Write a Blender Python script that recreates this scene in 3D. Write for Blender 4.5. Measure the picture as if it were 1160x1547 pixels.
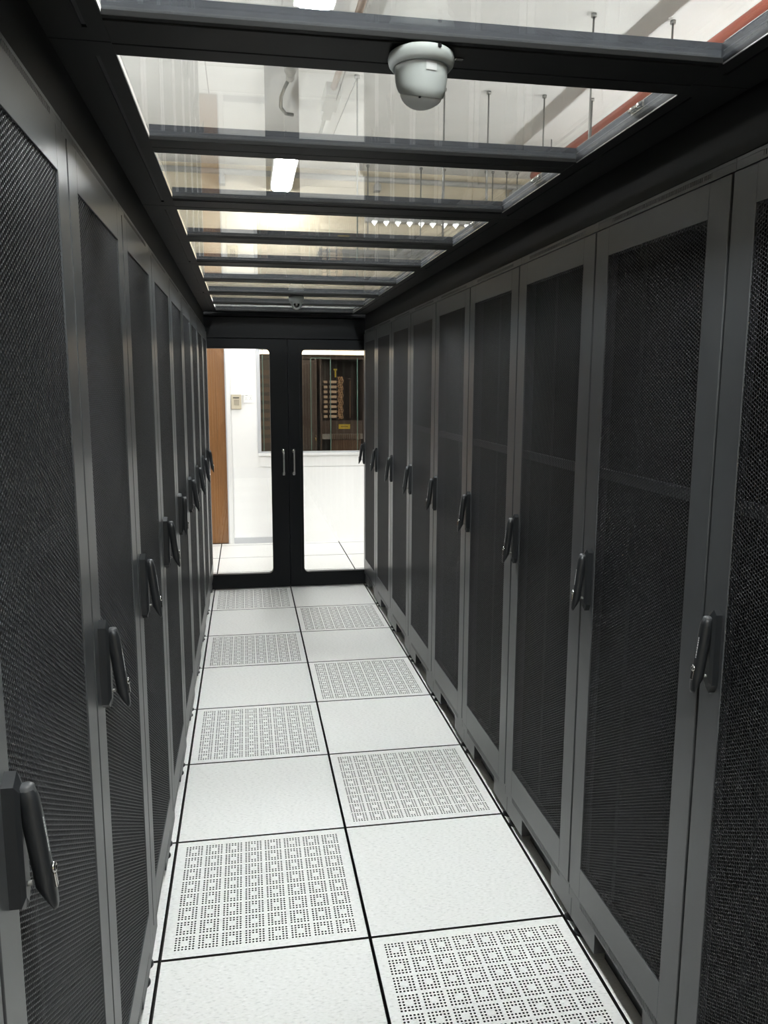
import bpy, bmesh, math, random
import numpy as np
from mathutils import Vector, Matrix

random.seed(7)
for o in list(bpy.data.objects):
    bpy.data.objects.remove(o, do_unlink=True)
S = bpy.context.scene
COL = S.collection

# ------------------------------------------------------------------ camera
cam_d = bpy.data.cameras.new('camera')
cam = bpy.data.objects.new('camera', cam_d)
COL.objects.link(cam)
cam_d.sensor_fit = 'HORIZONTAL'
cam_d.sensor_width = 36.0
cam_d.lens = 1204.42 / 1160.0 * 36.0
cam_d.clip_start = 0.02
cam_d.clip_end = 60
PITCH, YAW, ROLL = -0.156350527, 0.170790209, 0.00371193442
_f = Vector((math.sin(YAW) * math.cos(PITCH), math.cos(YAW) * math.cos(PITCH), math.sin(PITCH)))
_r = Vector((math.cos(YAW), -math.sin(YAW), 0))
_u = _r.cross(_f)
_r2 = _r * math.cos(ROLL) + _u * math.sin(ROLL)
_u2 = -_r * math.sin(ROLL) + _u * math.cos(ROLL)
M = Matrix((( _r2.x, _u2.x, -_f.x), (_r2.y, _u2.y, -_f.y), (_r2.z, _u2.z, -_f.z))).to_4x4()
M.translation = Vector((-0.325124, -2.100334, 1.604394))
cam.matrix_world = M
S.camera = cam

# ------------------------------------------------------------------ world, exposure
w = bpy.data.worlds.new('room_air')
S.world = w
w.use_nodes = True
w.node_tree.nodes['Background'].inputs[0].default_value = (0.8, 0.85, 0.9, 1)
w.node_tree.nodes['Background'].inputs[1].default_value = 0.05
S.view_settings.view_transform = 'Standard'
S.view_settings.look = 'None'
S.view_settings.gamma = 1
S.view_settings.use_curve_mapping = False
S.view_settings.exposure = 0.0
S.cycles.use_denoising = True
S.cycles.max_bounces = 12
S.cycles.transparent_max_bounces = 16
S.cycles.sample_clamp_indirect = 6.0
LAMP = 230.0        # emission of the tube diffusers

# ------------------------------------------------------------------ materials
def nodes_of(name):
    m = bpy.data.materials.new(name)
    m.use_nodes = True
    nt = m.node_tree
    return m, nt, nt.nodes['Principled BSDF']

def mat(name, col, rough=0.5, metal=0.0, noise=0.0, scale=20.0, bump=0.0, bscale=200.0, spec=0.5, emit=0.0, ecol=None):
    m, nt, b = nodes_of(name)
    b.inputs['Base Color'].default_value = (*col, 1)
    b.inputs['Roughness'].default_value = rough
    b.inputs['Metallic'].default_value = metal
    b.inputs['Specular IOR Level'].default_value = spec
    tc = nt.nodes.new('ShaderNodeTexCoord')
    if noise > 0:
        n = nt.nodes.new('ShaderNodeTexNoise')
        n.inputs['Scale'].default_value = scale
        n.inputs['Detail'].default_value = 4
        nt.links.new(tc.outputs['Object'], n.inputs['Vector'])
        r = nt.nodes.new('ShaderNodeMapRange')
        r.inputs['From Min'].default_value = 0.3
        r.inputs['From Max'].default_value = 0.7
        r.inputs['To Min'].default_value = 1 - noise
        r.inputs['To Max'].default_value = 1 + noise
        nt.links.new(n.outputs['Fac'], r.inputs['Value'])
        mx = nt.nodes.new('ShaderNodeVectorMath')
        mx.operation = 'SCALE'
        mx.inputs[0].default_value = col
        nt.links.new(r.outputs['Result'], mx.inputs['Scale'])
        nt.links.new(mx.outputs['Vector'], b.inputs['Base Color'])
    if bump > 0:
        n2 = nt.nodes.new('ShaderNodeTexNoise')
        n2.inputs['Scale'].default_value = bscale
        n2.inputs['Detail'].default_value = 2
        nt.links.new(tc.outputs['Object'], n2.inputs['Vector'])
        bp = nt.nodes.new('ShaderNodeBump')
        bp.inputs['Strength'].default_value = bump
        bp.inputs['Distance'].default_value = 0.001
        nt.links.new(n2.outputs['Fac'], bp.inputs['Height'])
        nt.links.new(bp.outputs['Normal'], b.inputs['Normal'])
    if emit > 0:
        b.inputs['Emission Color'].default_value = (*(ecol or col), 1)
        b.inputs['Emission Strength'].default_value = emit
    return m

def glass_mat(name, tint, ior=1.5, haze=0.0, haze_col=(0.5, 0.5, 0.5)):
    # thin clear sheet: straight transmission plus Fresnel reflection
    m = bpy.data.materials.new(name)
    m.use_nodes = True
    nt = m.node_tree
    nt.nodes.clear()
    out = nt.nodes.new('ShaderNodeOutputMaterial')
    tr = nt.nodes.new('ShaderNodeBsdfTransparent')
    tr.inputs[0].default_value = (*tint, 1)
    gl = nt.nodes.new('ShaderNodeBsdfGlossy')
    gl.inputs['Roughness'].default_value = 0.0
    gl.inputs[0].default_value = (1, 1, 1, 1)
    fr = nt.nodes.new('ShaderNodeFresnel')
    # the Fresnel node inverts the index on back faces; feed it the inverse there so both faces of the sheet reflect alike
    ge = nt.nodes.new('ShaderNodeNewGeometry')
    mr = nt.nodes.new('ShaderNodeMapRange')
    mr.inputs['To Min'].default_value = ior
    mr.inputs['To Max'].default_value = 1.0 / ior
    nt.links.new(ge.outputs['Backfacing'], mr.inputs['Value'])
    nt.links.new(mr.outputs['Result'], fr.inputs[0])
    mx = nt.nodes.new('ShaderNodeMixShader')
    nt.links.new(fr.outputs[0], mx.inputs[0])
    nt.links.new(tr.outputs[0], mx.inputs[1])
    nt.links.new(gl.outputs[0], mx.inputs[2])
    last = mx
    if haze > 0:      # dust and wiping smears lying on the sheet
        df = nt.nodes.new('ShaderNodeBsdfDiffuse')
        df.inputs[0].default_value = (*haze_col, 1)
        tc = nt.nodes.new('ShaderNodeTexCoord')
        mp = nt.nodes.new('ShaderNodeMapping')
        mp.inputs['Scale'].default_value = (4, 5, 4)
        nz = nt.nodes.new('ShaderNodeTexNoise')
        nz.inputs['Scale'].default_value = 2.0
        nz.inputs['Detail'].default_value = 5
        nt.links.new(tc.outputs['Object'], mp.inputs[0])
        nt.links.new(mp.outputs[0], nz.inputs['Vector'])
        r = nt.nodes.new('ShaderNodeMapRange')
        r.inputs['From Min'].default_value = 0.35
        r.inputs['From Max'].default_value = 0.75
        r.inputs['To Min'].default_value = haze * 0.5
        r.inputs['To Max'].default_value = haze * 1.6
        nt.links.new(nz.outputs['Fac'], r.inputs['Value'])
        m2 = nt.nodes.new('ShaderNodeMixShader')
        nt.links.new(r.outputs['Result'], m2.inputs[0])
        nt.links.new(mx.outputs[0], m2.inputs[1])
        nt.links.new(df.outputs[0], m2.inputs[2])
        last = m2
    nt.links.new(last.outputs[0], out.inputs[0])
    return m

def tile_mat():
    # pale high-pressure laminate with fine grey fleck
    m, nt, b = nodes_of('flecked_laminate')
    tc = nt.nodes.new('ShaderNodeTexCoord')
    mp = nt.nodes.new('ShaderNodeMapping')
    mp.inputs['Rotation'].default_value = (0, 0, 0.9)
    mp.inputs['Scale'].default_value = (1.0, 2.4, 1.0)
    nt.links.new(tc.outputs['Object'], mp.inputs[0])
    n = nt.nodes.new('ShaderNodeTexNoise')
    n.inputs['Scale'].default_value = 75
    n.inputs['Detail'].default_value = 3
    nt.links.new(mp.outputs[0], n.inputs['Vector'])
    cr = nt.nodes.new('ShaderNodeValToRGB')
    e = cr.color_ramp.elements
    e[0].position = 0.30; e[0].color = (0.60, 0.60, 0.59, 1)
    e[1].position = 0.44; e[1].color = (0.74, 0.74, 0.72, 1)
    x = e.new(0.62); x.color = (0.77, 0.77, 0.755, 1)
    x = e.new(0.75); x.color = (0.86, 0.86, 0.85, 1)
    nt.links.new(n.outputs['Fac'], cr.inputs[0])
    nt.links.new(cr.outputs[0], b.inputs['Base Color'])
    b.inputs['Roughness'].default_value = 0.42
    return m

def wood_mat():
    m, nt, b = nodes_of('orange_wood_veneer')
    tc = nt.nodes.new('ShaderNodeTexCoord')
    mp = nt.nodes.new('ShaderNodeMapping')
    mp.inputs['Scale'].default_value = (14, 14, 0.8)
    nt.links.new(tc.outputs['Object'], mp.inputs[0])
    n = nt.nodes.new('ShaderNodeTexNoise')
    n.inputs['Scale'].default_value = 3
    n.inputs['Detail'].default_value = 6
    nt.links.new(mp.outputs[0], n.inputs['Vector'])
    cr = nt.nodes.new('ShaderNodeValToRGB')
    e = cr.color_ramp.elements
    e[0].position = 0.3; e[0].color = (0.135, 0.058, 0.016, 1)
    e[1].position = 0.7; e[1].color = (0.18, 0.080, 0.022, 1)
    nt.links.new(n.outputs['Fac'], cr.inputs[0])
    nt.links.new(cr.outputs[0], b.inputs['Base Color'])
    b.inputs['Roughness'].default_value = 0.45
    return m

BLACK = mat('black_powder_coat', (0.066, 0.070, 0.074), 0.30, noise=0.06, scale=9, bump=0.04, bscale=900, spec=0.55)
BLACKD = mat('black_door_paint', (0.005, 0.0058, 0.007), 0.38, noise=0.05, scale=6, spec=0.15)
ROOFB = mat('black_roof_paint', (0.009, 0.0093, 0.0093), 0.5, noise=0.08, scale=7, spec=0.14)
UPST = mat('grey_upstand_paint', (0.028, 0.031, 0.037), 0.6, noise=0.15, scale=30, spec=0.2)
MESHB = mat('black_perforated_steel', (0.015, 0.016, 0.018), 0.42, spec=0.35)
INNER = mat('cabinet_inside_black', (0.010, 0.010, 0.011), 0.6)
PLAST = mat('handle_black_plastic', (0.018, 0.020, 0.022), 0.36, bump=0.1, bscale=1500)
PGREY = mat('handle_grey_cap', (0.075, 0.078, 0.082), 0.4)
CHROME = mat('chrome', (0.75, 0.75, 0.74), 0.14, metal=1)
STEEL = mat('satin_steel', (0.72, 0.72, 0.71), 0.3, metal=0.9)
INK = mat('white_lettering_ink', (0.55, 0.56, 0.56), 0.5)
TILE = tile_mat()
EDGE = mat('tile_edge_trim_dark', (0.020, 0.018, 0.017), 0.5)
VOID = mat('dark_underfloor', (0.012, 0.011, 0.010), 0.8)
GLASS = glass_mat('roof_glass', (0.97, 0.985, 0.975), 1.5, haze=0.03, haze_col=(0.55, 0.55, 0.54))
DGLASS = glass_mat('door_glass', (0.99, 0.995, 0.99), 1.45)
WGLASS = glass_mat('tinted_window_glass', (0.80, 0.78, 0.75), 1.5)
GEDGE = mat('green_glass_edge', (0.055, 0.10, 0.08), 0.3)
WALL = mat('white_wall_paint', (0.80, 0.80, 0.79), 0.6, noise=0.02, scale=3)
CREAM = mat('cream_upper_wall', (0.52, 0.455, 0.34), 0.7, noise=0.04, scale=2)
CEILM = mat('off_white_ceiling', (0.68, 0.67, 0.65), 0.8, noise=0.03, scale=1.5)
WTRIM = mat('white_metal_trim', (0.72, 0.72, 0.71), 0.35)
GTRIM = mat('grey_aluminium_trim', (0.45, 0.46, 0.48), 0.35)
WOOD = wood_mat()
BEIGE = mat('beige_plastic', (0.46, 0.41, 0.31), 0.45)
DARKP = mat('dark_print', (0.03, 0.03, 0.03), 0.4)
WPLAS = mat('white_plastic', (0.78, 0.78, 0.76), 0.35)
CAMW = mat('camera_white_plastic', (0.37, 0.395, 0.38), 0.55, spec=0.25)
DOME = mat('smoked_dome', (0.85, 0.88, 0.87), 0.45)
LENS = mat('lens_black', (0.01, 0.01, 0.012), 0.05)
STICK = mat('sticker_white', (0.47, 0.48, 0.47), 0.4)
LAMPM = mat('tube_diffuser', (1, 1, 1), 0.5, emit=LAMP, ecol=(0.97, 0.985, 1.0))
LAMPF = mat('tube_diffuser_dimmer', (1, 1, 1), 0.5, emit=LAMP * 0.38, ecol=(0.97, 0.985, 1.0))
LAMPP = mat('fill_pendant_diffuser', (1, 1, 1), 0.5, emit=LAMP * 1.38, ecol=(0.97, 0.985, 1.0))
WARML = mat('warm_lamp', (1, 0.9, 0.75), 0.5, emit=7.0, ecol=(1.0, 0.84, 0.62))
GALV = mat('galvanised_steel', (0.22, 0.22, 0.21), 0.4, metal=0.6)
GREYT = mat('grey_trunking', (0.30, 0.295, 0.28), 0.5)
RED = mat('red_pipe_paint', (0.36, 0.085, 0.05), 0.4)
BRONZ = mat('dark_bronze_cabinet', (0.085, 0.062, 0.052), 0.35, noise=0.2, scale=5)
TANC = mat('tan_cable', (0.46, 0.30, 0.18), 0.6, noise=0.3, scale=60)
MODB = mat('beige_module', (0.62, 0.47, 0.34), 0.5)
YEL = mat('yellow_label', (0.55, 0.42, 0.04), 0.5)
BROWN = mat('brown_grille_paint', (0.16, 0.10, 0.065), 0.45)
BRASS = mat('brass', (0.8, 0.6, 0.3), 0.2, metal=1)

# ------------------------------------------------------------------ helpers
def box(bm, x0, x1, y0, y1, z0, z1, bev=0.0):
    vs = [bm.verts.new((x, y, z)) for x in (x0, x1) for y in (y0, y1) for z in (z0, z1)]
    fs = [bm.faces.new([vs[i] for i in q]) for q in
          ((0, 1, 3, 2), (4, 6, 7, 5), (0, 4, 5, 1), (2, 3, 7, 6), (0, 2, 6, 4), (1, 5, 7, 3))]
    if bev > 0:
        es = list({e for f in fs for e in f.edges})
        bmesh.ops.bevel(bm, geom=es, offset=bev, segments=2, affect='EDGES', profile=0.5)

def cyl(bm, p0, p1, r, seg=12, r2=None):
    p0, p1 = Vector(p0), Vector(p1)
    d = (p1 - p0).normalized()
    a = d.orthogonal().normalized()
    b = d.cross(a)
    r2 = r if r2 is None else r2
    A = [bm.verts.new(p0 + (a * math.cos(2 * math.pi * i / seg) + b * math.sin(2 * math.pi * i / seg)) * r) for i in range(seg)]
    B = [bm.verts.new(p1 + (a * math.cos(2 * math.pi * i / seg) + b * math.sin(2 * math.pi * i / seg)) * r2) for i in range(seg)]
    for i in range(seg):
        f = bm.faces.new((A[i], A[(i + 1) % seg], B[(i + 1) % seg], B[i]))
        f.smooth = True
    bm.faces.new(A[::-1]); bm.faces.new(B)

def tube(bm, pts, r, seg=10):
    pts = [Vector(p) for p in pts]
    rings = []
    n = len(pts)
    ref = None
    for i, p in enumerate(pts):
        d = (pts[min(i + 1, n - 1)] - pts[max(i - 1, 0)]).normalized()
        if ref is None:
            ref = d.orthogonal().normalized()
        a = (ref - d * ref.dot(d)).normalized()
        ref = a
        b = d.cross(a)
        rings.append([bm.verts.new(p + (a * math.cos(2 * math.pi * k / seg) + b * math.sin(2 * math.pi * k / seg)) * r) for k in range(seg)])
    for i in range(n - 1):
        for k in range(seg):
            f = bm.faces.new((rings[i][k], rings[i][(k + 1) % seg], rings[i + 1][(k + 1) % seg], rings[i + 1][k]))
            f.smooth = True
    bm.faces.new(rings[0][::-1]); bm.faces.new(rings[-1])

def lathe(bm, prof, c=(0, 0, 0), seg=32, axis=None):
    # prof: (radius, height) from first to last, about Z or the given axis
    ax = Vector(axis).normalized() if axis else Vector((0, 0, 1))
    a = ax.orthogonal().normalized()
    b = ax.cross(a)
    c = Vector(c)
    rings = []
    for r, h in prof:
        if r < 1e-6:
            rings.append([bm.verts.new(c + ax * h)])
        else:
            rings.append([bm.verts.new(c + ax * h + (a * math.cos(2 * math.pi * k / seg) + b * math.sin(2 * math.pi * k / seg)) * r) for k in range(seg)])
    for A, B in zip(rings, rings[1:]):
        for k in range(seg):
            k2 = (k + 1) % seg
            if len(A) == 1 and len(B) > 1:
                f = bm.faces.new((A[0], B[k], B[k2]))
            elif len(B) == 1 and len(A) > 1:
                f = bm.faces.new((A[k], A[k2], B[0]))
            elif len(A) > 1:
                f = bm.faces.new((A[k], A[k2], B[k2], B[k]))
            else:
                continue
            f.smooth = True

def prism(bm, pts, axis, d0, d1):
    # polygon in the two other axes, swept along axis (0, 1 or 2)
    def mk(p, d):
        v = [p[0], p[1]]
        v.insert(axis, d)
        return bm.verts.new(v)
    A = [mk(p, d0) for p in pts]
    B = [mk(p, d1) for p in pts]
    n = len(pts)
    for i in range(n):
        bm.faces.new((A[i], A[(i + 1) % n], B[(i + 1) % n], B[i]))
    bm.faces.new(A[::-1]); bm.faces.new(B)

def obj(name, bm, m, parent=None, loc=None):
    if isinstance(bm, bpy.types.Mesh):
        me = bm
    else:
        bmesh.ops.recalc_face_normals(bm, faces=bm.faces)
        me = bpy.data.meshes.new(name)
        bm.to_mesh(me)
        bm.free()
    if m is not None and not me.materials:
        me.materials.append(m)
    o = bpy.data.objects.new(name, me)
    COL.objects.link(o)
    if parent is not None:
        o.parent = parent
    if loc is not None:
        o.location = loc
    return o

def one(name, m, parent, *boxes, bev=0.0):
    bm = bmesh.new()
    for b in boxes:
        box(bm, *b, bev=bev)
    return obj(name, bm, m, parent)

def empty(name, loc=(0, 0, 0)):
    o = bpy.data.objects.new(name, None)
    COL.objects.link(o)
    o.location = loc
    o.empty_display_size = 0.1
    return o

def tag(o, label, cat, group=None):
    o['label'] = label
    o['category'] = cat
    if group:
        o['group'] = group
    return o

def struct(o, label=None):
    o['kind'] = 'structure'
    if label:
        o['label'] = label
    return o

def copy_tree(o, parent=None):
    c = o.copy()
    COL.objects.link(c)
    c.parent = parent
    for ch in list(o.children):
        copy_tree(ch, c)
    return c

def rrect(x0, x1, z0, z1, r, seg=6):
    pts = []
    for cx, cz, a0 in ((x1 - r, z1 - r, 0), (x0 + r, z1 - r, 90), (x0 + r, z0 + r, 180), (x1 - r, z0 + r, 270)):
        for i in range(seg + 1):
            a = math.radians(a0 + 90 * i / seg)
            pts.append((cx + r * math.cos(a), cz + r * math.sin(a)))
    return pts

def ring_frame(bm, outer, inner, y0, y1):
    # outer and inner are equal-length loops in XZ, swept along Y
    n = len(outer)
    L = [[bm.verts.new((p[0], y, p[1])) for p in loop] for y in (y0, y1) for loop in (outer, inner)]
    o0, i0, o1, i1 = L
    for k in range(n):
        j = (k + 1) % n
        bm.faces.new((o0[k], o0[j], i0[j], i0[k]))
        bm.faces.new((o1[k], i1[k], i1[j], o1[j]))
        bm.faces.new((o0[k], o1[k], o1[j], o0[j]))
        bm.faces.new((i0[k], i0[j], i1[j], i1[k]))

# ------------------------------------------------------------------ floor
PITCHT = 0.6
floor = struct(one('floor', VOID, None, (-5.0, 5.0, -6.0, 6.1, -0.08, -0.05)))
def plain_tile_mesh(sx=0.5905, sy=0.5905):
    bm = bmesh.new()
    box(bm, -sx / 2, sx / 2, -sy / 2, sy / 2, -0.03, 0.0)
    me = bpy.data.meshes.new('floor_tile')
    me.materials.append(TILE); me.materials.append(EDGE)
    bmesh.ops.recalc_face_normals(bm, faces=bm.faces)
    bm.to_mesh(me); bm.free()
    for p in me.polygons:
        p.material_index = 0 if p.normal.z > 0.5 else 1
    return me

def perforated_tile_mesh():
    side = 0.5905
    g, hp, hr = 0.0675, 0.0101, 0.0033
    marg = (side - (7 * g + 6 * hp)) / 2
    lines = [0.0]
    kinds = []           # True where a hole column runs
    for i in range(8):
        s = marg + i * g
        kinds.append(-1); lines.append(s)
        for k in range(6):
            kinds.append(k); lines.append(s + (k + 1) * hp)
    kinds.append(-1); lines.append(side)
    L = np.array(lines) - side / 2
    verts, faces, mats = [], [], []
    def add(vs):
        i = len(verts); verts.extend(vs); return i
    n = len(kinds)
    for a in range(n):
        for b in range(n):
            x0, x1, y0, y1 = L[a], L[a + 1], L[b], L[b + 1]
            ka, kb = kinds[a], kinds[b]
            hole = ka >= 0 and kb >= 0 and not (ka in (2, 3) and kb in (2, 3))
            if not hole:
                i = add([(x0, y0, 0), (x1, y0, 0), (x1, y1, 0), (x0, y1, 0)])
                faces.append((i, i + 1, i + 2, i + 3)); mats.append(0)
                continue
            cx, cy = (x0 + x1) / 2, (y0 + y1) / 2
            sq = [(x1, cy), (x1, y1), (cx, y1), (x0, y1), (x0, cy), (x0, y0), (cx, y0), (x1, y0)]
            oc = [(cx + hr * math.cos(k * math.pi / 4), cy + hr * math.sin(k * math.pi / 4)) for k in range(8)]
            i = add([(p[0], p[1], 0) for p in sq] + [(p[0], p[1], 0) for p in oc] + [(p[0], p[1], -0.006) for p in oc])
            for k in range(8):
                j = (k + 1) % 8
                faces.append((i + k, i + j, i + 8 + j, i + 8 + k)); mats.append(0)
                faces.append((i + 8 + k, i + 8 + j, i + 16 + j, i + 16 + k)); mats.append(1)
    h = side / 2
    i = add([(-h, -h, 0), (h, -h, 0), (h, h, 0), (-h, h, 0), (-h, -h, -0.03), (h, -h, -0.03), (h, h, -0.03), (-h, h, -0.03)])
    for k in range(4):
        j = (k + 1) % 4
        faces.append((i + k, i + 4 + k, i + 4 + j, i + j)); mats.append(1)
    me = bpy.data.meshes.new('perforated_floor_tile')
    me.from_pydata(verts, [], faces)
    me.materials.append(TILE); me.materials.append(EDGE)
    me.polygons.foreach_set('material_index', mats)
    me.update()
    return me

plain = plain_tile_mesh()
perf = perforated_tile_mesh()
for k in range(-6, 11):
    for c in range(-3, 3):
        xm, ym = (c + 0.5) * PITCHT, (k + 0.5) * PITCHT
        if k <= -5 and abs(c + 0.5) > 1: continue
        if k == 10:
            ym, me = 6.05, None
        is_perf = (c == -1 and k % 2 == 0 and k < 7) or (c == 0 and k % 2 == 1 and k < 7)
        if k == 10:
            t = obj('floor_tile', plain, TILE, floor, (xm, 6.0477, 0)); t.scale = (1, 0.15, 1)
        elif is_perf:
            t = obj('perforated_floor_tile', perf, None, floor, (xm, ym, 0))
        else:
            t = obj('floor_tile', plain, TILE, floor, (xm, ym, 0))
        if k < 7 and (k * 3 + c) % 4 == 1 and not is_perf:
            t.rotation_euler = (0, 0, math.pi / 2)

# ------------------------------------------------------------------ room shell
H = 3.7
struct(one('ceiling', CEILM, None, (-5.1, 5.1, -6.1, 6.25, H, H + 0.1)))
struct(one('wall_left', CREAM, None, (-5.1, -5.0, -6.0, 6.1, -0.08, H)))
struct(one('wall_right', CREAM, None, (5.0, 5.1, -6.0, 6.1, -0.08, H)))
struct(one('wall_front', CREAM, None, (-5.1, 5.1, -6.1, -6.0, -0.08, H)))
WY = 6.10
# white lower wall with the window opening and the doorway, cream above the partition head
struct(one('wall_back', WALL, None,
    (-0.472, -0.192, WY, WY + 0.12, -0.05, 2.45),
    (-0.192, 1.75, WY, WY + 0.12, -0.05, 0.925),
    (1.75, 5.0, WY, WY + 0.12, -0.05, 2.45),
    (-5.0, -1.48, WY, WY + 0.12, -0.05, 2.45),
    (-1.48, -0.472, WY, WY + 0.12, 2.12, 2.45),
    (-0.192, 1.75, WY, WY + 0.12, 2.25, 2.45)))
struct(one('wall_back_upper', CREAM, None, (-5.0, 5.0, WY, WY + 0.12, 2.45, H)))
struct(one('baseboard_back', GTRIM, None, (-0.47, 0.18, WY - 0.012, WY - 0.001, 0.0, 0.06), bev=0.002))
struct(one('trim_1', WALL, None, (-0.19, 1.75, WY - 0.012, WY - 0.001, 0.79, 0.925), (0.18, 1.75, WY - 0.02, WY - 0.001, 0.0, 0.785)), 'white panelling below the window with a seam')
# doorway with orange wood door
d3 = struct(one('door_3', WOOD, None, (-1.44, -0.515, WY + 0.01, WY + 0.05, 0.006, 2.08), bev=0.002))
fr = bmesh.new()
box(fr, -0.515, -0.472, WY - 0.012, WY + 0.11, 0, 2.12, bev=0.003)
box(fr, -1.48, -1.44, WY - 0.012, WY + 0.11, 0, 2.12, bev=0.003)
box(fr, -1.44, -0.515, WY - 0.012, WY + 0.11, 2.083, 2.12, bev=0.003)
obj('door_frame', fr, WTRIM, d3)
one('frame_stop', GTRIM, d3, (-0.527, -0.515, WY - 0.004, WY + 0.009, 0, 2.083))
# window
wf = bmesh.new()
for b in ((-0.192, 1.75, WY - 0.010, WY + 0.03, 0.925, 0.945), (-0.192, 1.75, WY - 0.010, WY + 0.03, 2.23, 2.25),
          (-0.212, -0.178, WY - 0.014, WY + 0.03, 0.905, 2.25), (1.73, 1.75, WY - 0.01, WY + 0.03, 0.945, 2.23)):
    box(wf, *b, bev=0.002)
win = struct(obj('window_1', wf, GTRIM))
one('window_sill', WTRIM, win, (-0.212, 1.75, WY - 0.035, WY - 0.001, 0.90, 0.927), bev=0.003)
for x0, x1 in ((-0.176, 0.33), (0.334, 0.530), (0.534, 0.806), (0.810, 1.73)):
    one('glass_pane', WGLASS, win, (x0, x1, WY + 0.006, WY + 0.014, 0.946, 2.23))
for x in (-0.150, 0.332, 0.532, 0.808):
    one('glass_edge', GEDGE, win, (x - 0.0035, x + 0.0035, WY + 0.002, WY + 0.018, 0.946, 1.885 if x > 0 else 2.2))
one('glass_edge', GEDGE, win, (0.336, 0.529, WY + 0.003, WY + 0.016, 1.882, 1.887))

# plant room behind the window
one('plant_room_shell', BRONZ, None, (-1.6, 3.2, 8.0, 8.1, 0, 2.6), (-1.7, -1.6, 6.22, 8.1, 0, 2.6), (3.2, 3.3, 6.22, 8.1, 0, 2.6), (-1.7, 3.3, 6.22, 8.1, -0.1, 0), (-1.7, 3.3, 6.22, 8.1, 2.6, 2.7))
bpy.data.objects['plant_room_shell'].name = 'wall_plant_room'
struct(bpy.data.objects['wall_plant_room'])

# ------------------------------------------------------------------ aisle: end doors, header rails
DY = 4.2
def leaf(n, x0, x1, gx0, gx1, lab):
    bm = bmesh.new()
    gz0, gz1 = 0.122, 1.885
    seg = 6
    inner = rrect(gx0, gx1, gz0, gz1, 0.035, seg)
    outer = rrect(x0, x1, 0.006, 1.958, 0.002, seg)
    ring_frame(bm, outer, inner, DY, DY + 0.045)
    # thin raised face rim around the glazing, as on the photograph
    o2 = rrect(gx0 - 0.022, gx1 + 0.022, gz0 - 0.022, gz1 + 0.022, 0.02, seg)
    ring_frame(bm, o2, rrect(gx0, gx1, gz0, gz1, 0.035, seg), DY - 0.006, DY + 0.001)
    d = struct(obj(n, bm, BLACKD), lab)
    one('glass_pane', DGLASS, d, (gx0 - 0.01, gx1 + 0.01, DY + 0.02, DY + 0.026, gz0 - 0.01, gz1 + 0.01))
    if x1 < 0.1:
        one('astragal', BLACKD, d, (-0.02, 0.02, DY + 0.0455, DY + 0.052, 0.006, 1.958))
    return d
dl = leaf('door_1', -0.80, -0.003, -0.70, -0.137, 'left black framed glass leaf closing the aisle')
dr = leaf('door_2', 0.003, 0.80, 0.112, 0.70, 'right black framed glass leaf closing the aisle')
for d, x in ((dl, -0.0405), (dr, 0.0395)):
    bm = bmesh.new()
    z0, z1, r = 0.922, 1.100, 0.0062
    pts = []
    for i in range(7):
        a = math.pi / 2 * i / 6
        pts.append((x, DY - 0.022 - 0.023 * math.sin(a), z1 - 0.023 + 0.023 * math.cos(a)))
    top = [(x, DY, z1)] + pts
    bot = [(p[0], p[1], z0 + z1 - p[2]) for p in top][::-1]
    tube(bm, top + bot, r, 12)
    h = obj('pull_handle', bm, STEEL, d)
    for z in (z0, z1):
        bm = bmesh.new()
        lathe(bm, [(0, 0.0), (0.0165, 0.0), (0.0165, 0.003), (0.013, 0.006), (0.006, 0.006)], (x, DY, z), 24, (0, -1, 0))
        obj('rosette', bm, CHROME, h)
struct(one('trim_2', BLACKD, None, (-0.80, 0.80, DY - 0.004, DY + 0.05, 1.964, 2.118), (-0.80, 0.80, DY - 0.022, DY + 0.05, 2.124, 2.19), (-0.80, 0.80, DY + 0.046, DY + 0.055, 1.93, 2.19), (-0.86, -0.803, DY, DY + 0.05, 0, 2.19), (0.803, 0.86, DY, DY + 0.05, 0, 2.19), bev=0.0015), 'black head frame above the glass doors')
Y0R, Y1R = -2.45, 4.168
struct(one('trim_3', ROOFB, None, (-0.66, -0.622, Y0R, DY - 0.023, 2.036, 2.155), bev=0.002), 'black header rail over left cabinets')
struct(one('trim_4', ROOFB, None, (0.606, 0.65, Y0R, DY - 0.023, 2.036, 2.155), bev=0.002), 'black header rail over right cabinets')

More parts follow.
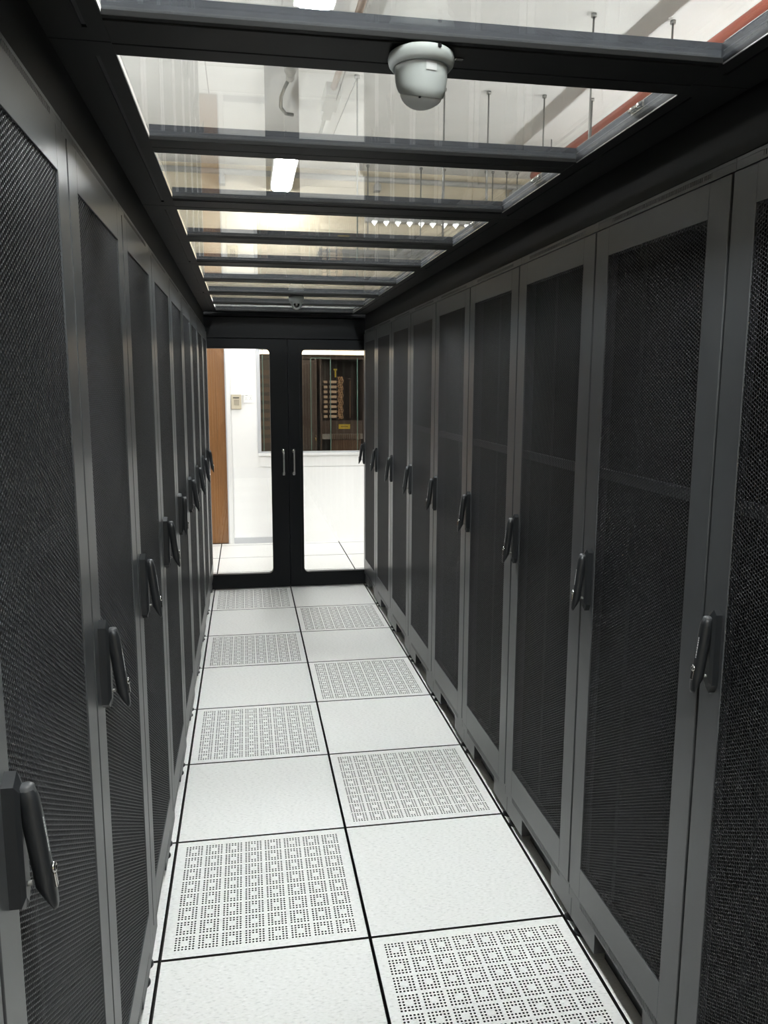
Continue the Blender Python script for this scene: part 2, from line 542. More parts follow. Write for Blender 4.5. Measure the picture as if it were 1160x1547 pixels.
# ------------------------------------------------------------------ aisle roof sections
def roof_section(k):
    y0 = -0.66 + 1.2 * k
    L = 1.2 if k < 3 else 1.2 - 0.0
    y1 = min(y0 + L, DY - 0.024)
    nm = {-1: 'black glazed roof section nearest the photographer, cut by the top edge',
          0: 'black glazed roof section just beyond the white dome camera, second from the photographer',
          1: 'black glazed roof section under the row of bright louvre cells, third from the photographer',
          2: 'black glazed roof section in front of the small turret camera, fourth from the photographer',
          3: 'black glazed roof section next to the glass end doors'}[k]
    r = tag(empty('roof_section', (0, y0, 2.155)), nm, 'roof', 'glazed roof sections over the aisle')
    e = y1 - y0
    zb, zt = -0.005, 0.03
    xl, xr = -0.525, 0.490
    hx0, hx1 = -0.6215, 0.6055
    g = 0.0015
    # side plates with a long slot each
    for sx0, sx1, s0, s1 in ((hx0, xl, -0.561, -0.553), (xr, hx1, 0.519, 0.527)):
        one('side_plate', ROOFB, r, (sx0, s0, g, e - g, zb, 0.0), (s1, sx1, g, e - g, zb, 0.0), (s0, s1, g, 0.06, zb, 0.0), (s0, s1, e - 0.05, e - g, zb, 0.0))
        one('slot_backing', INNER, r, (s0, s1, 0.06, e - 0.05, -0.001, 0.0))
    one('cross_beam', ROOFB, r, (xl, xr, g, 0.040, zb - 0.002, zt), bev=0.0015)
    one('cross_beam', ROOFB, r, (xl, xr, e - 0.085, e - g, zb - 0.002, zt), bev=0.0015)
    for a0, a1 in ((0.040, 0.578), (0.580, e - 0.086)):
        if a1 - a0 < 0.1: continue
        near, far = 0.012, 0.058
        fb = bmesh.new()
        if a0 > 0.5: near, far = 0.045, 0.012
        box(fb, xl, xr, a0, a0 + near, zb, 0.004, bev=0.001)
        box(fb, xl, xr, a1 - far, a1, zb, 0.004, bev=0.001)
        f = obj('panel_frame', fb, ROOFB, r)
        yy0, yy1 = a0 + near, a1 - far
        one('glass_pane', GLASS, f, (xl + 0.002, xr - 0.002, yy0 - 0.006, yy1 + 0.006, 0.005, 0.011))
        one('upstand', UPST, f, (xr + 0.0005, xr + 0.004, yy0, yy1 + 0.012, 0.0, zt),
            (xl, xr, yy1 + 0.007, yy1 + 0.011, 0.004, zt))
        one('edge_highlight_strip', STEEL, f, (xr - 0.0002, xr + 0.0045, yy0, yy1, zt, zt + 0.001), (xr - 0.0008, xr + 0.001, yy0, yy1, -0.0065, -0.0045),)  # thin bright strip stands in for the highlight along the upstand edge
        for t in (0.30, 0.36) if a0 < 0.5 else (0.30, 0.38):
            bm = bmesh.new()
            yc = yy0 + (yy1 - yy0) * t
            cyl(bm, (xr - 0.006, yc - 0.010, 0.021), (xr - 0.006, yc + 0.010, 0.021), 0.0055, 10)
            box(bm, xr - 0.002, xr + 0.001, yc - 0.014, yc + 0.014, 0.013, 0.028)
            obj('hinge', bm, CHROME, f)
    return r
for k in range(-1, 4):
    roof_section(k)
one('roof_section_end', ROOFB, None, (-0.62, 0.605, Y0R, -1.862, 2.15, 2.19))
e_ = bpy.data.objects['roof_section_end']; e_.name = 'trim_5'; struct(e_, 'black blanking plate at the open end of the aisle roof')

# ------------------------------------------------------------------ server cabinets
def hole_mesh(w, h):
    # staggered hexagonal perforation, columns along Y, vertical pitch 8 mm; sheet plane at x = 0
    p = 0.008
    R = p / math.sqrt(3)                  # outer cell radius
    rh = 0.0066 / math.sqrt(3)            # hole radius
    cx = 1.5 * R
    nc = int(w / cx) + 2
    nr = int(h / p) + 2
    a = np.arange(6) * math.pi / 3
    c, s = np.cos(a), np.sin(a)
    ii, jj = np.meshgrid(np.arange(nc), np.arange(nr), indexing='ij')
    Y = (ii * cx - (nc - 1) * cx / 2).ravel()
    Z = (jj * p + (ii % 2) * p / 2 - (nr - 1) * p / 2).ravel()
    n = len(Y)
    V = np.zeros((n, 18, 3))
    for q, (rad, x) in enumerate(((R, 0.0), (rh, 0.0), (rh, 0.0012))):
        V[:, q * 6:q * 6 + 6, 0] = x
        V[:, q * 6:q * 6 + 6, 1] = Y[:, None] + rad * c
        V[:, q * 6:q * 6 + 6, 2] = Z[:, None] + rad * s
    k = np.arange(6); j = (k + 1) % 6
    F1 = np.stack([k, j, j + 6, k + 6], 1)
    F2 = np.stack([k + 6, j + 6, j + 12, k + 12], 1)
    F = np.concatenate([F1, F2])          # 12 quads
    allf = (F[None] + (np.arange(n) * 18)[:, None, None]).reshape(-1)
    me = bpy.data.meshes.new('mesh_panel')
    me.vertices.add(n * 18)
    me.vertices.foreach_set('co', V.reshape(-1))
    me.loops.add(len(allf))
    me.loops.foreach_set('vertex_index', allf.astype(np.int32))
    nf = len(allf) // 4
    me.polygons.add(nf)
    me.polygons.foreach_set('loop_start', np.arange(nf, dtype=np.int32) * 4)
    me.polygons.foreach_set('loop_total', np.full(nf, 4, dtype=np.int32))
    me.update(calc_edges=True)
    me.materials.append(MESHB)
    return me

W = 0.602
def make_rack():
    # local frame: front face looks along -X at x = 0, centre at y = 0
    r = empty('server_rack')
    h = W / 2
    t = 0.0015
    # shell
    one('cabinet_body', INNER, r, (0.026, 1.05, -h + 0.001, -h + 0.004, 0.105, 2.025), (0.026, 1.05, h - 0.004, h - 0.001, 0.105, 2.025),
        (1.04, 1.05, -h + 0.004, h - 0.004, 0.105, 2.025), (0.026, 1.04, -h + 0.004, h - 0.004, 2.019, 2.025), (0.026, 1.04, -h + 0.004, h - 0.004, 0.105, 0.111))
    one('front_frame', BLACK, r, (0.024, 0.050, -h + 0.001, -h + 0.030, 0.146, 2.006), (0.024, 0.050, h - 0.030, h - 0.001, 0.146, 2.006))
    one('mounting_rail', INNER, r, (0.11, 0.135, -0.245, -0.225, 0.12, 2.01), (0.11, 0.135, 0.225, 0.245, 0.12, 2.01))
    # head strip with vent slots
    bm = bmesh.new()
    box(bm, 0.006, 0.05, -h + 0.0005, h - 0.0005, 2.0095, 2.0155)
    box(bm, 0.006, 0.05, -h + 0.0005, h - 0.0005, 2.025, 2.0325, bev=0.001)
    box(bm, 0.006, 0.05, -h + 0.0005, -0.22, 2.0155, 2.025)
    box(bm, 0.006, 0.05, 0.22, h - 0.0005, 2.0155, 2.025)
    for i in range(62):
        y = -0.22 + 0.44 * (i + 0.5) / 62
        box(bm, 0.0062, 0.010, y - 0.0022, y + 0.0022, 2.0155, 2.025)
    obj('head_strip', bm, BLACK, r)
    # foot strip with vertical vent slots
    bm = bmesh.new()
    z0, z1 = 0.104, 0.1385
    box(bm, 0.004, 0.03, -h + 0.001, h - 0.001, z1 - 0.009, z1, bev=0.0008)
    box(bm, 0.004, 0.03, -h + 0.001, h - 0.001, z0, z0 + 0.007)
    box(bm, 0.004, 0.03, -h + 0.001, -0.225, z0 + 0.007, z1 - 0.009)
    box(bm, 0.004, 0.03, 0.225, h - 0.001, z0 + 0.007, z1 - 0.009)
    for i in range(64):
        y = -0.225 + 0.45 * (i + 0.5) / 64
        box(bm, 0.0042, 0.008, y - 0.0023, y + 0.0023, z0 + 0.007, z1 - 0.009)
    obj('vent_strip', bm, BLACK, r)
    # plinth corners in front, recessed panel between
    one('plinth_corner', BLACK, r, (0.012, 0.09, -h + 0.001, -0.138, 0.028, 0.103), bev=0.001)
    one('plinth_corner', BLACK, r, (0.012, 0.09, 0.138, h - 0.001, 0.028, 0.103), bev=0.001)
    one('plinth_panel', BLACKD, r, (0.045, 0.06, -0.137, 0.137, 0.012, 0.103))
    for y in (-0.265, 0.265):
        bm = bmesh.new()
        lathe(bm, [(0, 0.001), (0.024, 0.001), (0.024, 0.006), (0.014, 0.013), (0.006, 0.015), (0.006, 0.03), (0, 0.03)], (0.034, y, 0), 20)
        obj('levelling_foot', bm, PLAST, r)
    # door
    bm = bmesh.new()
    ds = h - 0.0045
    m0, m1 = 0.078, 0.078
    box(bm, 0, 0.0225, -ds, -ds + 0.0725, 0.1425, 2.0045, bev=0.0012)
    box(bm, 0, 0.0225, ds - 0.0725, ds, 0.1425, 2.0045, bev=0.0012)
    box(bm, 0, 0.0225, -ds + 0.0725, ds - 0.0725, 0.1425, 0.236, bev=0.0006)
    box(bm, 0, 0.0225, -ds + 0.0725, ds - 0.0725, 1.935, 2.0045, bev=0.0006)
    d = obj('door', bm, BLACK, r)
    mp = obj('mesh_panel', hole_mesh(0.452, 1.706), MESHB, d, (0.0025, 0, 1.0855))
    one('cross_brace', BLACK, d, (0.0045, 0.018, -0.224, 0.224, 1.366, 1.392))
    # handle: pointed base plate and swung-out lever, on the far-side stile
    yb = 0.247
    bm = bmesh.new()
    zt, zb_ = 1.171, 0.998
    pts = [(yb - 0.0135, zb_ + 0.018), (yb - 0.004, zb_), (yb + 0.0135, zb_ + 0.012), (yb + 0.0135, zt - 0.012), (yb - 0.004, zt), (yb - 0.0135, zt - 0.010)]
    ins = [(yb - 0.009, zb_ + 0.024), (yb, zb_ + 0.012), (yb + 0.009, zb_ + 0.024), (yb + 0.009, zt - 0.022), (yb, zt - 0.012), (yb - 0.009, zt - 0.022)]
    A = [bm.verts.new((-0.0001, p[0], p[1])) for p in pts]
    B = [bm.verts.new((-0.0135, p[0], p[1])) for p in pts]
    C = [bm.verts.new((-0.0185, p[0], p[1])) for p in ins]
    for i in range(6):
        j = (i + 1) % 6
        bm.faces.new((A[i], A[j], B[j], B[i])); bm.faces.new((B[i], B[j], C[j], C[i]))
    bm.faces.new(C); bm.faces.new(A[::-1])
    obj('handle_base', bm, PLAST, d)
    # lever in its own frame: pivot at top, hangs down -Z, outer face -X
    ang = math.radians(-6)
    piv = Vector((-0.0195, yb, 1.146))
    rot = Matrix.Rotation(-ang, 4, 'Y')
    def place(o):
        o.matrix_local = Matrix.Translation(piv) @ rot
    bm = bmesh.new()
    def section(z, w_, d0, d1):
        return [bm.verts.new((x, y, z)) for x, y in ((d0, -w_ * .6), (d0, w_ * .6), (d0 - (d0 - d1) * .45, w_), (d1 + 0.0025, w_ * .85), (d1, w_ * .45), (d1, -w_ * .45), (d1 + 0.0025, -w_ * .85), (d0 - (d0 - d1) * .45, -w_))]
    secs = [section(0.007, 0.006, 0.003, -0.009), section(0.003, 0.0095, 0.004, -0.013), section(-0.008, 0.0115, 0.005, -0.0155), section(-0.03, 0.012, 0.005, -0.0165), section(-0.085, 0.0115, 0.004, -0.0165), section(-0.115, 0.0125, 0.003, -0.0165), section(-0.131, 0.0125, -0.004, -0.0165), section(-0.143, 0.011, -0.010, -0.0160), section(-0.148, 0.008, -0.0115, -0.015)]
    for P, Q in zip(secs, secs[1:]):
        for i in range(8):
            f = bm.faces.new((P[i], P[(i + 1) % 8], Q[(i + 1) % 8], Q[i])); f.smooth = i not in (0,)
    bm.faces.new(secs[0][::-1]); bm.faces.new(secs[-1])
    place(obj('handle_lever', bm, PLAST, d))
    bm = bmesh.new()
    lathe(bm, [(0.0, 0.0105), (0.006, 0.0098), (0.0088, 0.007), (0.0092, 0.0), (0.0092, -0.003)], (-0.005, 0, 0.0), 20, (0, 0, 1))
    place(obj('lever_cap', bm, PGREY, d))
    bm = bmesh.new()
    lathe(bm, [(0, 0), (0.0065, 0), (0.0065, 0.003), (0.0045, 0.0045), (0.0028, 0.0045), (0.0028, 0.002), (0, 0.002)], (-0.0164, 0, -0.098), 18, (-1, 0, 0))
    box(bm, -0.0195, -0.0160, -0.0036, 0.0036, -0.122, -0.104, bev=0.0012)
    place(obj('lock_cylinder', bm, CHROME, d))
    bm = bmesh.new()
    zz = -0.034
    for q in (0.004, 0.0025, 0.003, 0.005, 0.0035, 0.002, 0.004, 0.0045, 0.003):   # row of small raised letters
        box(bm, -0.0170, -0.0164, -0.0012, 0.0012, zz - q, zz)
        zz -= q + 0.0014
    place(obj('lever_lettering', bm, INK, d))
    bm = bmesh.new()
    cyl(bm, (-0.015, yb, 1.032), (-0.0245, yb, 1.034), 0.0032, 12)
    obj('latch_pin', bm, GALV, d)
    return r

proto = make_rack()
CNT = {1: 'first', 2: 'second', 3: 'third', 4: 'fourth', 5: 'fifth', 6: 'sixth', 7: 'seventh', 8: 'eighth', 9: 'ninth', 10: 'tenth', 11: 'eleventh'}
XR, XL = 0.592, -0.605
for side in ('right', 'left'):
    for k in range(-3, 8):
        if side == 'right' and k == -3:
            o = proto
        else:
            o = copy_tree(proto)
        yc = -0.648 + W * (k + 0.5)
        o.location = (XR if side == 'right' else XL, yc, 0)
        o.rotation_euler = (0, 0, 0 if side == 'right' else math.pi)
        n = 8 - k
        lab = 'black mesh-door server cabinet in the %s row, %s from the glass end doors' % (side, CNT[n])
        if n == 1:
            lab = 'black mesh-door server cabinet at the end of the %s row, touching the glass end doors' % side
        if side == 'left' and k == 3:
            lab = 'black server cabinet in the left row, the only one with its handle folded flat'
        tag(o, lab, 'server cabinet', 'server cabinets of the %s row' % side)
        o['_k'] = k
        if side == 'left' and k == 3:
            for ch in o.children:
                for s in ch.children:
                    if s.name.split('.')[0] in ('handle_lever', 'lever_cap', 'lock_cylinder', 'lever_lettering'):
                        s.matrix_local = Matrix.Translation(Vector((-0.0195, 0.247, 1.146))) @ Matrix.Rotation(math.radians(-1), 4, 'Y')
for o in COL.objects:
    if '_k' in o: del o['_k']

# ------------------------------------------------------------------ cameras under the roof
c1 = tag(empty('dome_camera', (-0.026, -0.712, 2.1465)), 'large white dome camera hanging from the near roof beam', 'camera')
c1.rotation_euler = (0, 0, math.radians(8))
bm = bmesh.new()
lathe(bm, [(0, 0.0), (0.050, 0.0), (0.054, -0.003), (0.0555, -0.010), (0.0535, -0.018), (0.049, -0.0235), (0.0455, -0.024), (0.0450, -0.020), (0.0, -0.020)], seg=48)
obj('mounting_ring', bm, CAMW, c1)
bm = bmesh.new()
lathe(bm, [(0.0435, -0.018), (0.0435, -0.028), (0.0428, -0.042), (0.0405, -0.054), (0.0375, -0.0635), (0.0355, -0.065), (0.0, -0.065)], seg=48)
for v in bm.verts:          # the eyeball housing is tipped: its near side hangs lower
    if v.co.z < -0.045: v.co.z += v.co.y * 0.38 * min(1, (-0.045 - v.co.z) / 0.018)
obj('housing', bm, CAMW, c1)
bm = bmesh.new()
prof = [(0.0345, -0.0645)]
for i in range(1, 11):
    a = math.pi / 2 * i / 10
    prof.append((0.0345 * math.cos(a), -0.0645 - 0.0205 * math.sin(a)))
prof[-1] = (0, prof[-1][1])
lathe(bm, prof, seg=48)
for v in bm.verts:
    v.co.z += v.co.y * 0.38 * max(0, 1 - (-0.0645 - v.co.z) / 0.0205)
obj('dome_cover', bm, DOME, c1)
bm = bmesh.new()
def patch(bm, r, a0, a1, z0, z1, n=4):
    for i in range(n):
        t0, t1 = a0 + (a1 - a0) * i / n, a0 + (a1 - a0) * (i + 1) / n
        q = [bm.verts.new((r * math.sin(t) , -r * math.cos(t), z)) for t, z in ((t0, z0), (t1, z0), (t1, z1), (t0, z1))]
        bm.faces.new(q)
patch(bm, 0.0441, -0.16, 0.26, -0.0385, -0.0255)
obj('sticker', bm, STICK, c1)
bm = bmesh.new()
box(bm, 0.008, 0.014, -0.0560, -0.052, -0.0075, -0.0025)
obj('release_slot', bm, LENS, c1)
bm = bmesh.new()
cyl(bm, (-0.014, -0.0290, -0.0770), (-0.014, -0.0345, -0.0785), 0.0016, 10)
obj('cover_screw', bm, LENS, c1)

bm = bmesh.new()
box(bm, -0.007, 0.007, -0.004, 0.004, -0.003, 0.0, bev=0.001)
cc = obj('cable_clip', bm, CHROME, None, (0.040, -0.705, 2.1475)); cc.rotation_euler = (0, 0, 0.1)
tag(cc, 'tiny bright metal clip on the roof beam right of the dome camera', 'clip')

c2 = tag(empty('turret_camera', (-0.004, 2.955, 2.1465)), 'small white turret camera under the far roof beam above the glass doors', 'camera')
bm = bmesh.new()
lathe(bm, [(0, 0), (0.046, 0), (0.047, -0.010), (0.043, -0.020), (0.036, -0.045), (0.0, -0.045)], seg=32)
obj('camera_base', bm, CAMW, c2)
bm = bmesh.new()
fwd = Vector((-0.03, -1, -0.16)).normalized()
cc_ = Vector((0, -0.006, -0.047))
prof = [(0, -0.032), (0.018, -0.027), (0.029, -0.014), (0.0325, 0.0), (0.0315, 0.010), (0.028, 0.022), (0.0255, 0.027), (0.020, 0.0275), (0.0185, 0.024), (0.0, 0.024)]
lathe(bm, prof, cc_, 32, fwd)
obj('turret', bm, CAMW, c2)
bm = bmesh.new()
lathe(bm, [(0.0185, 0.0235), (0.017, 0.0262), (0.009, 0.0262), (0.0075, 0.0250), (0.0, 0.0250)], cc_, 28, fwd)
ln = obj('lens', bm, LENS, c2)
bm = bmesh.new()
lathe(bm, [(0.0, 0.027), (0.0045, 0.0266), (0.006, 0.0252)], cc_, 20, fwd)
obj('lens_glass', bm, STEEL, c2)

# ------------------------------------------------------------------ wall fittings beyond the doors
kp = tag(empty('door_keypad', (-0.4175, WY, 1.446)), 'beige door access keypad on the white wall beside the wood door', 'keypad')
one('keypad_case', BEIGE, kp, (-0.050, 0.050, -0.032, -0.0005, -0.073, 0.073), bev=0.005)
one('keypad_display', DARKP, kp, (-0.032, 0.030, -0.0335, -0.0318, 0.034, 0.046))
for i in range(4):
    for j in range(3):
        one('key', DARKP, kp, (-0.020 + j * 0.017, -0.009 + j * 0.017, -0.0345, -0.0318, 0.010 - i * 0.0145, 0.017 - i * 0.0145))
so = tag(empty('wall_socket', (-0.297, WY, 1.476)), 'white double wall socket on the wall right of the beige keypad', 'socket')
one('face_plate', WPLAS, so, (-0.046, 0.046, -0.012, -0.0005, -0.043, 0.043), bev=0.003)
for x in (-0.022, 0.022):
    one('socket_holes', DARKP, so, (x - 0.002, x + 0.002, -0.0128, -0.0118, 0.004, 0.012), (x - 0.010, x - 0.005, -0.0128, -0.0118, -0.010, -0.006), (x + 0.005, x + 0.010, -0.0128, -0.0118, -0.010, -0.006))
    one('rocker', WPLAS, so, (x - 0.006, x + 0.006, -0.0155, -0.0118, 0.022, 0.035), bev=0.001)
one('indicator', DARKP, so, (-0.030, -0.008, -0.0165, -0.0156, 0.033, 0.036))

# plant-room cabinets behind the window
CY = 6.60
def cabinet(x0, x1, label):
    c = tag(empty('control_cabinet', ((x0 + x1) / 2, CY, 0)), label, 'cabinet')
    h_ = (x1 - x0) / 2
    t_ = 0.02
    one('cabinet_shell', BRONZ, c, (-h_, -h_ + t_, 0, 0.6, 0.001, 1.91), (h_ - t_, h_, 0, 0.6, 0.001, 1.91), (-h_ + t_, h_ - t_, 0.58, 0.6, 0.001, 1.91), (-h_ + t_, h_ - t_, 0, 0.58, 1.89, 1.91), (-h_ + t_, h_ - t_, 0, 0.58, 0.001, 0.02), bev=0.001)
    return c, h_
ca, hc = cabinet(0.47, 0.96, 'open dark control cabinet of beige modules and tan cables behind the window')
cx0 = 0.715
for r_ in range(8):
    zc = 1.275 + r_ * 0.0535
    one('module', MODB, ca, (0.582 - cx0, 0.655 - cx0, 0.06, 0.16, zc - 0.014, zc + 0.014), bev=0.002)
    one('module', MODB, ca, (0.515 - cx0, 0.556 - cx0, 0.06, 0.16, zc - 0.015, zc + 0.013), bev=0.004)
for q in range(7):
    bm = bmesh.new()
    pts = []
    for i in range(30):
        z = 1.245 + i * 0.0165
        if z > 1.72: break
        pts.append((0.700 - cx0 + (q - 3) * 0.007 + 0.007 * math.sin(i * 1.3 + q * 2.1), 0.07 + 0.012 * math.cos(i * 0.9 + q), z))
    tube(bm, pts, 0.005, 6)
    obj('cable', bm, TANC, ca)
for r_ in range(8):
    zc = 1.275 + r_ * 0.0535
    bm = bmesh.new()
    tube(bm, [(0.652 - cx0, 0.08, zc), (0.672 - cx0, 0.055, zc + 0.006), (0.695 - cx0, 0.06, zc - 0.01)], 0.004, 6)
    obj('patch_cable', bm, TANC, ca)
one('conduit_strip', BROWN, ca, (0.800 - cx0, 0.808 - cx0, 0.05, 0.07, 1.26, 1.66))
one('warning_lamp', YEL, ca, (0.625 - cx0, 0.662 - cx0, 0.05, 0.07, 1.775, 1.79), (0.637 - cx0, 0.65 - cx0, 0.05, 0.07, 1.70, 1.775))
one('lower_panel', BRONZ, ca, (-hc + 0.02, hc - 0.02, 0.02, 0.03, 1.09, 1.235))
lp = one('label_plate', YEL, ca, (0.672 - cx0, 0.797 - cx0, 0.010, 0.0195, 1.142, 1.193), bev=0.001)
bm = bmesh.new()
for i in range(7):
    box(bm, 0.697 - cx0 + i * 0.011, 0.704 - cx0 + i * 0.011, 0.008, 0.0098, 1.164, 1.172)
obj('plate_lettering', bm, DARKP, lp)
one('grille_rail', GREYT, ca, (-hc + 0.02, hc - 0.02, 0.022, 0.03, 1.03, 1.088))
for i in range(16):
    x = -0.13 + i * 0.021
    one('grille_fin', BROWN, ca, (x, x + 0.010, 0.008, 0.021, 1.032, 1.085))
for i in range(15):
    x = -0.13 + i * 0.0225
    one('slat', BROWN, ca, (x, x + 0.018, 0.012, 0.021, 0.55, 1.022))
cb, hb = cabinet(0.045, 0.435, 'closed dark bronze cabinet with small brass lock behind the window, left of the open one')
one('cabinet_door', BRONZ, cb, (-hb + 0.024, hb - 0.006, -0.02, -0.001, 0.03, 1.88), bev=0.002)
bm = bmesh.new()
box(bm, hb - 0.03, hb - 0.010, -0.03, -0.021, 1.02, 1.055, bev=0.003)
cyl(bm, (hb - 0.02, -0.021, 1.075), (hb - 0.02, -0.034, 1.075), 0.008, 12)
obj('brass_lock', bm, BRASS, cb)
cd, hd = cabinet(-0.42, 0.030, 'closed brown ribbed cabinet at the window corner nearest the keypad')
one('cabinet_door', BRONZ, cd, (-hd + 0.006, hd - 0.006, -0.02, -0.001, 0.03, 1.88), bev=0.002)
for i in range(9):
    one('rib', BROWN, cd, (-hd + 0.22 , -hd + 0.40, -0.026, -0.0201, 1.0 + i * 0.09, 1.05 + i * 0.09), bev=0.002)
ce, he = cabinet(0.964, 1.45, 'closed dark cabinet behind the window, right of the open one')
one('cabinet_door', BRONZ, ce, (-he + 0.006, he - 0.006, -0.02, -0.001, 0.03, 1.88), bev=0.002)
# warm strip light above the plant-room cabinets
wl = tag(empty('warm_strip_light', (0.55, 6.75, 1.985)), 'warm glowing strip light above the cabinets behind the window', 'light')
one('light_body', WTRIM, wl, (-1.0, 1.3, -0.04, 0.04, 0.0, 0.03))
one('light_diffuser', WARML, wl, (-0.98, 1.28, -0.035, 0.035, -0.04, -0.0005), bev=0.004)
for x in (-0.8, 1.1):
    one('hanger', GALV, wl, (x - 0.003, x + 0.003, -0.003, 0.003, 0.03, 0.615))
pl = tag(empty('plant_room_fill_light', (0.6, 6.42, 2.56)), 'added fill light near the ceiling of the room behind the window', 'light')  # light added to brighten the room behind the window
one('light_body', WTRIM, pl, (-0.6, 0.6, -0.04, 0.04, 0.0, 0.04))
one('light_diffuser', mat('plant_room_fill_glow', (1, 1, 1), 0.5, emit=6.0, ecol=(1, 0.85, 0.68)), pl, (-0.58, 0.58, -0.035, 0.035, -0.03, -0.0005))

# ------------------------------------------------------------------ room lights and ceiling services
def batten(x, y, label, group='tube light fittings over the aisle', glow=None, z=3.48):
    t = tag(empty('tube_light', (x, y, z)), label, 'light', group)
    one('light_body', WTRIM, t, (-0.10, 0.10, -0.60, 0.60, 0.026, 0.07), (-0.10, -0.085, -0.60, 0.60, -0.012, 0.026), (0.085, 0.10, -0.60, 0.60, -0.012, 0.026), (-0.085, 0.085, -0.60, -0.585, -0.012, 0.026), (-0.085, 0.085, 0.585, 0.60, -0.012, 0.026))
    one('light_diffuser', glow or LAMPM, t, (-0.078, 0.078, -0.58, 0.58, -0.03, 0.0255), bev=0.012)
    for s in (-0.45, 0.45):
        one('drop_rod', GALV, t, (-0.004, 0.004, s - 0.004, s + 0.004, 0.07, H - z - 0.001))
    return t
batten(0.055, 1.62, 'glowing tube light over the aisle at the top edge of the photo')
batten(0.055, 5.43, 'glowing tube light seen through the second full glass roof pane', glow=LAMPF)
batten(0.055, -2.2, 'tube light over the aisle above the photographer')
# row of bright louvre cells seen low on the back wall
lv = tag(empty('louvre_light', (1.50, 6.02, 3.19)), 'grey trunking with a row of small bright louvre cells on the upper back wall', 'light')
one('trunking', GREYT, lv, (-0.62, 1.0, -0.03, 0.078, 0.022, 0.075))
for i in range(10):
    x = -0.53 + i * 0.118
    bm = bmesh.new()
    A = [bm.verts.new((x + a, b, 0.0215)) for a, b in ((-0.026, -0.028), (0.026, -0.028), (0.026, 0.028), (-0.026, 0.028))]
    B = bm.verts.new((x, 0, -0.020))
    for q in range(4): bm.faces.new((A[q], A[(q + 1) % 4], B))
    bm.faces.new(A[::-1])
    obj('louvre_cell', bm, mat('louvre_cell_light', (1, 1, 1), 0.5, emit=4.0) if i == 0 else bpy.data.materials['louvre_cell_light'], lv)

def fill_pendant(x, y, label, group):
    # added unseen pendant tube without side skirts, hung lower, so it also lights the ceiling
    t = tag(empty('fill_pendant_light', (x, y, 2.32)), label, 'light', group)
    one('light_body', WTRIM, t, (-0.02, 0.02, -0.60, 0.60, 0.031, 0.06), bev=0.003)
    one('light_diffuser', LAMPP, t, (-0.05, 0.05, -0.58, 0.58, -0.03, 0.0305), bev=0.012)
    for s in (-0.45, 0.45):
        one('drop_rod', GALV, t, (-0.004, 0.004, s - 0.004, s + 0.004, 0.0605, H - 2.32 - 0.001))
    return t
for i, y in enumerate((-2.4, 0.6, 3.3)):
    nm = ('behind the photographer', 'level with the middle of the rows', 'beside the far cabinets')[i]
    fill_pendant(-2.8, y, 'added fill light left of the left cabinet row, ' + nm, 'added fill lights beyond the left row')
    fill_pendant(3.9, y, 'added fill light right of the right cabinet row, ' + nm, 'added fill lights beyond the right row')

def rods_tray(name, label, rail_boxes, rods, z0):
    t = empty(name, (0, 0, 0))
    tag(t, label, 'cable tray')
    one('tray_rail', GALV, t, *rail_boxes)
    for x, y in rods:
        bm = bmesh.new()
        cyl(bm, (x, y, z0), (x, y, H - 0.002), 0.006, 8)
        cyl(bm, (x, y, z0 + 0.35), (x, y, z0 + 0.50), 0.010, 8)
        cyl(bm, (x, y, H - 0.02), (x, y, H - 0.001), 0.016, 10)
        obj('threaded_rod', bm, GALV, t)
    return t
tr = rods_tray('cable_tray', 'cable tray on thin threaded rods above the right cabinet row, nearer one',
               [(1.60, 1.62, 0.5, 2.58, 2.38, 2.44), (2.75, 2.77, 0.5, 2.58, 2.38, 2.44), (1.62, 2.75, 2.50, 2.53, 2.38, 2.41), (1.62, 2.75, 0.55, 0.58, 2.38, 2.41), (1.62, 2.75, 1.50, 1.53, 2.38, 2.41)],
               [(1.674, 2.54), (2.16, 2.54), (2.685, 2.54)], 2.39)
tr2 = rods_tray('cable_tray', 'cable tray on thin threaded rods crossing behind the end doors, farther one',
               [(0.80, 2.34, 3.90, 3.92, 2.56, 2.61), (0.80, 2.34, 3.70, 3.72, 2.56, 2.61)] + [(0.85 + i * 0.3, 0.87 + i * 0.3, 3.72, 3.90, 2.56, 2.58) for i in range(5)],
               [(1.447, 3.81), (1.867, 3.81), (2.235, 3.81), (1.12, 3.81)], 2.57)
tr3 = rods_tray('cable_tray', 'cable tray hung along the upper back wall above the window',
               [(0.4, 4.5, 5.78, 5.80, 2.86, 2.90), (0.4, 4.5, 5.95, 5.97, 2.86, 2.90)] + [(0.5 + i * 0.4, 0.52 + i * 0.4, 5.80, 5.95, 2.86, 2.88) for i in range(10)],
               [(1.403, 5.875), (1.634, 5.875), (2.058, 5.875), (2.126, 5.875), (2.269, 5.875), (2.378, 5.875), (0.881, 5.875)], 2.87)

bm = bmesh.new()
cyl(bm, (2.31, -1.5, 3.50), (2.31, 5.2, 3.50), 0.042, 16)
rp = tag(obj('sprinkler_pipe', bm, RED), 'long red sprinkler pipe under the ceiling above the right cabinet row', 'pipe')
for y in (-0.5, 1.5, 3.2, 4.8):
    bm = bmesh.new()
    cyl(bm, (2.31, y, 3.54), (2.31, y, H - 0.001), 0.006, 8)
    obj('pipe_hanger', bm, GALV, rp)

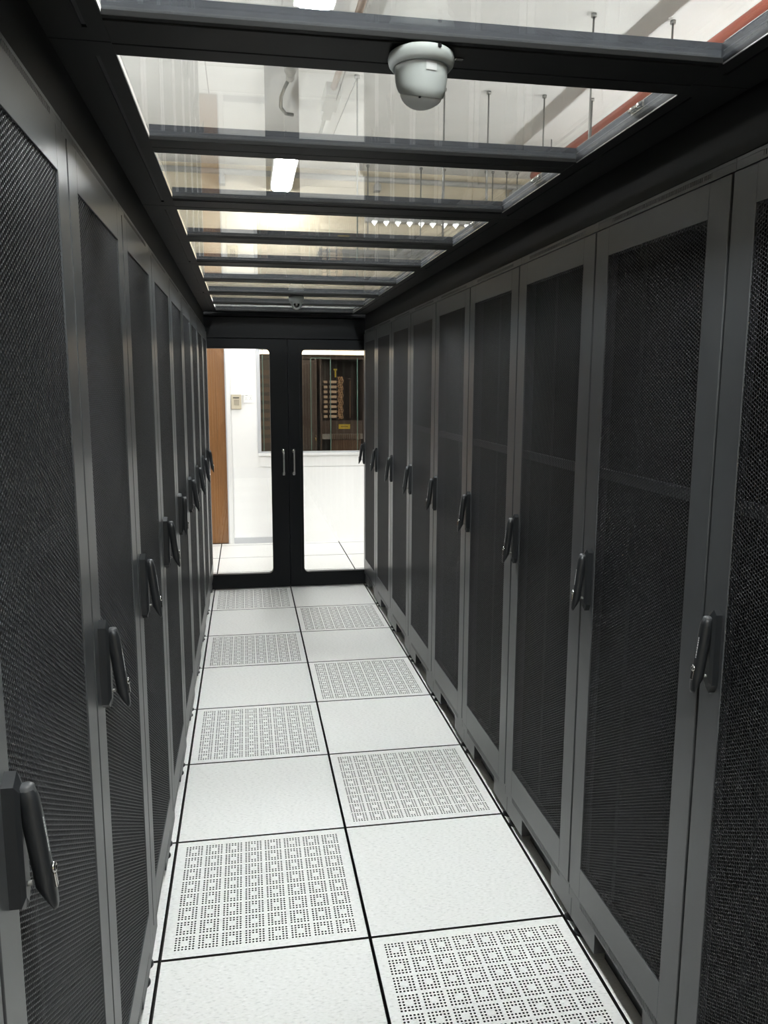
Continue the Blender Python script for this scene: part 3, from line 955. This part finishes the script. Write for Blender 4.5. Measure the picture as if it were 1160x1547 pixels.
# duct along the wall head
bm = bmesh.new()
cyl(bm, (-1.3, 6.02, 3.62), (4.6, 6.02, 3.58), 0.026, 12)
dc = tag(obj('wall_pipe', bm, GREYT), 'grey horizontal pipe at the head of the upper back wall', 'pipe')
for x in (-0.5, 1.0, 2.4, 3.6):
    bm = bmesh.new()
    box(bm, x - 0.03, x + 0.03, 5.99, 6.098, 3.50, 3.56)
    cyl(bm, (x, 6.02, 3.5), (x, 6.02, 3.60), 0.02, 10)
    obj('pipe_bracket', bm, GREYT, dc)

# conduit with junction box, hanging data cable, guy wires
cj = empty('ceiling_conduit', (0.33, 3.2, 3.66))
tag(cj, 'brown ceiling conduit ending in a grey junction box above the aisle', 'conduit')
bm = bmesh.new(); cyl(bm, (0.02, -0.9, 0.0), (0.0, 0.62, 0.0), 0.022, 10); obj('conduit_pipe', bm, BROWN, cj)
one('junction_box', GREYT, cj, (-0.055, 0.055, 0.62, 0.98, -0.05, 0.035), bev=0.004)
one('box_gland', GREYT, cj, (-0.035, 0.035, 0.98, 1.20, -0.04, 0.035), bev=0.004)
bm = bmesh.new(); cyl(bm, (0, 1.20, 0.0), (0.0, 2.2, 0.0), 0.014, 10); obj('tail_pipe', bm, GREYT, cj)

hcb = tag(empty('hanging_cable', (0.02, 3.25, 3.66)), 'grey ceiling cable with connector and curled loose end above the aisle', 'cable')
bm = bmesh.new(); tube(bm, [(-0.01, -0.6, 0.02), (0.0, -0.2, 0.01), (0, 0.1, 0.0), (-0.01, 0.14, 0.0)], 0.018, 8); obj('cable_run', bm, GREYT, hcb)
bm = bmesh.new(); cyl(bm, (-0.01, 0.12, 0), (-0.005, 0.32, 0), 0.040, 12); cyl(bm, (-0.005, 0.32, 0), (0.0, 0.45, 0), 0.030, 12); obj('connector', bm, GREYT, hcb)
bm = bmesh.new(); tube(bm, [(0.0, 0.43, 0), (-0.03, 0.62, -0.01), (-0.045, 0.8, -0.01), (-0.04, 0.98, -0.02), (0.0, 1.08, -0.03), (0.06, 1.10, -0.03)], 0.013, 8); obj('loose_end', bm, GALV, hcb)

gw = tag(empty('ceiling_wire', (0.0, 0, 0)), 'thin vertical rod with a slanting guy wire under the ceiling above the aisle', 'wire')
bm = bmesh.new(); cyl(bm, (0.475, 3.68, H - 0.001), (0.475, 3.68, 2.55), 0.0055, 8); cyl(bm, (0.475, 3.68, H - 0.02), (0.475, 3.68, H - 0.001), 0.02, 10); obj('drop_rod', bm, GALV, gw)
bm = bmesh.new(); cyl(bm, (0.472, 3.68, H - 0.02), (0.40, 4.5, 3.55), 0.004, 6); obj('guy_wire', bm, GALV, gw)

sp = tag(empty('ceiling_speaker', (2.30, 5.2, 3.34)), 'small pale bell-shaped fitting under the ceiling above the far end of the right row', 'box')
bm = bmesh.new(); lathe(bm, [(0, 0.10), (0.055, 0.09), (0.06, 0.05), (0.03, 0.0), (0.0, 0.0)], seg=20); obj('fitting_body', bm, WTRIM, sp)
one('fitting_stem', GALV, sp, (-0.006, 0.006, -0.006, 0.006, 0.10, 0.359))
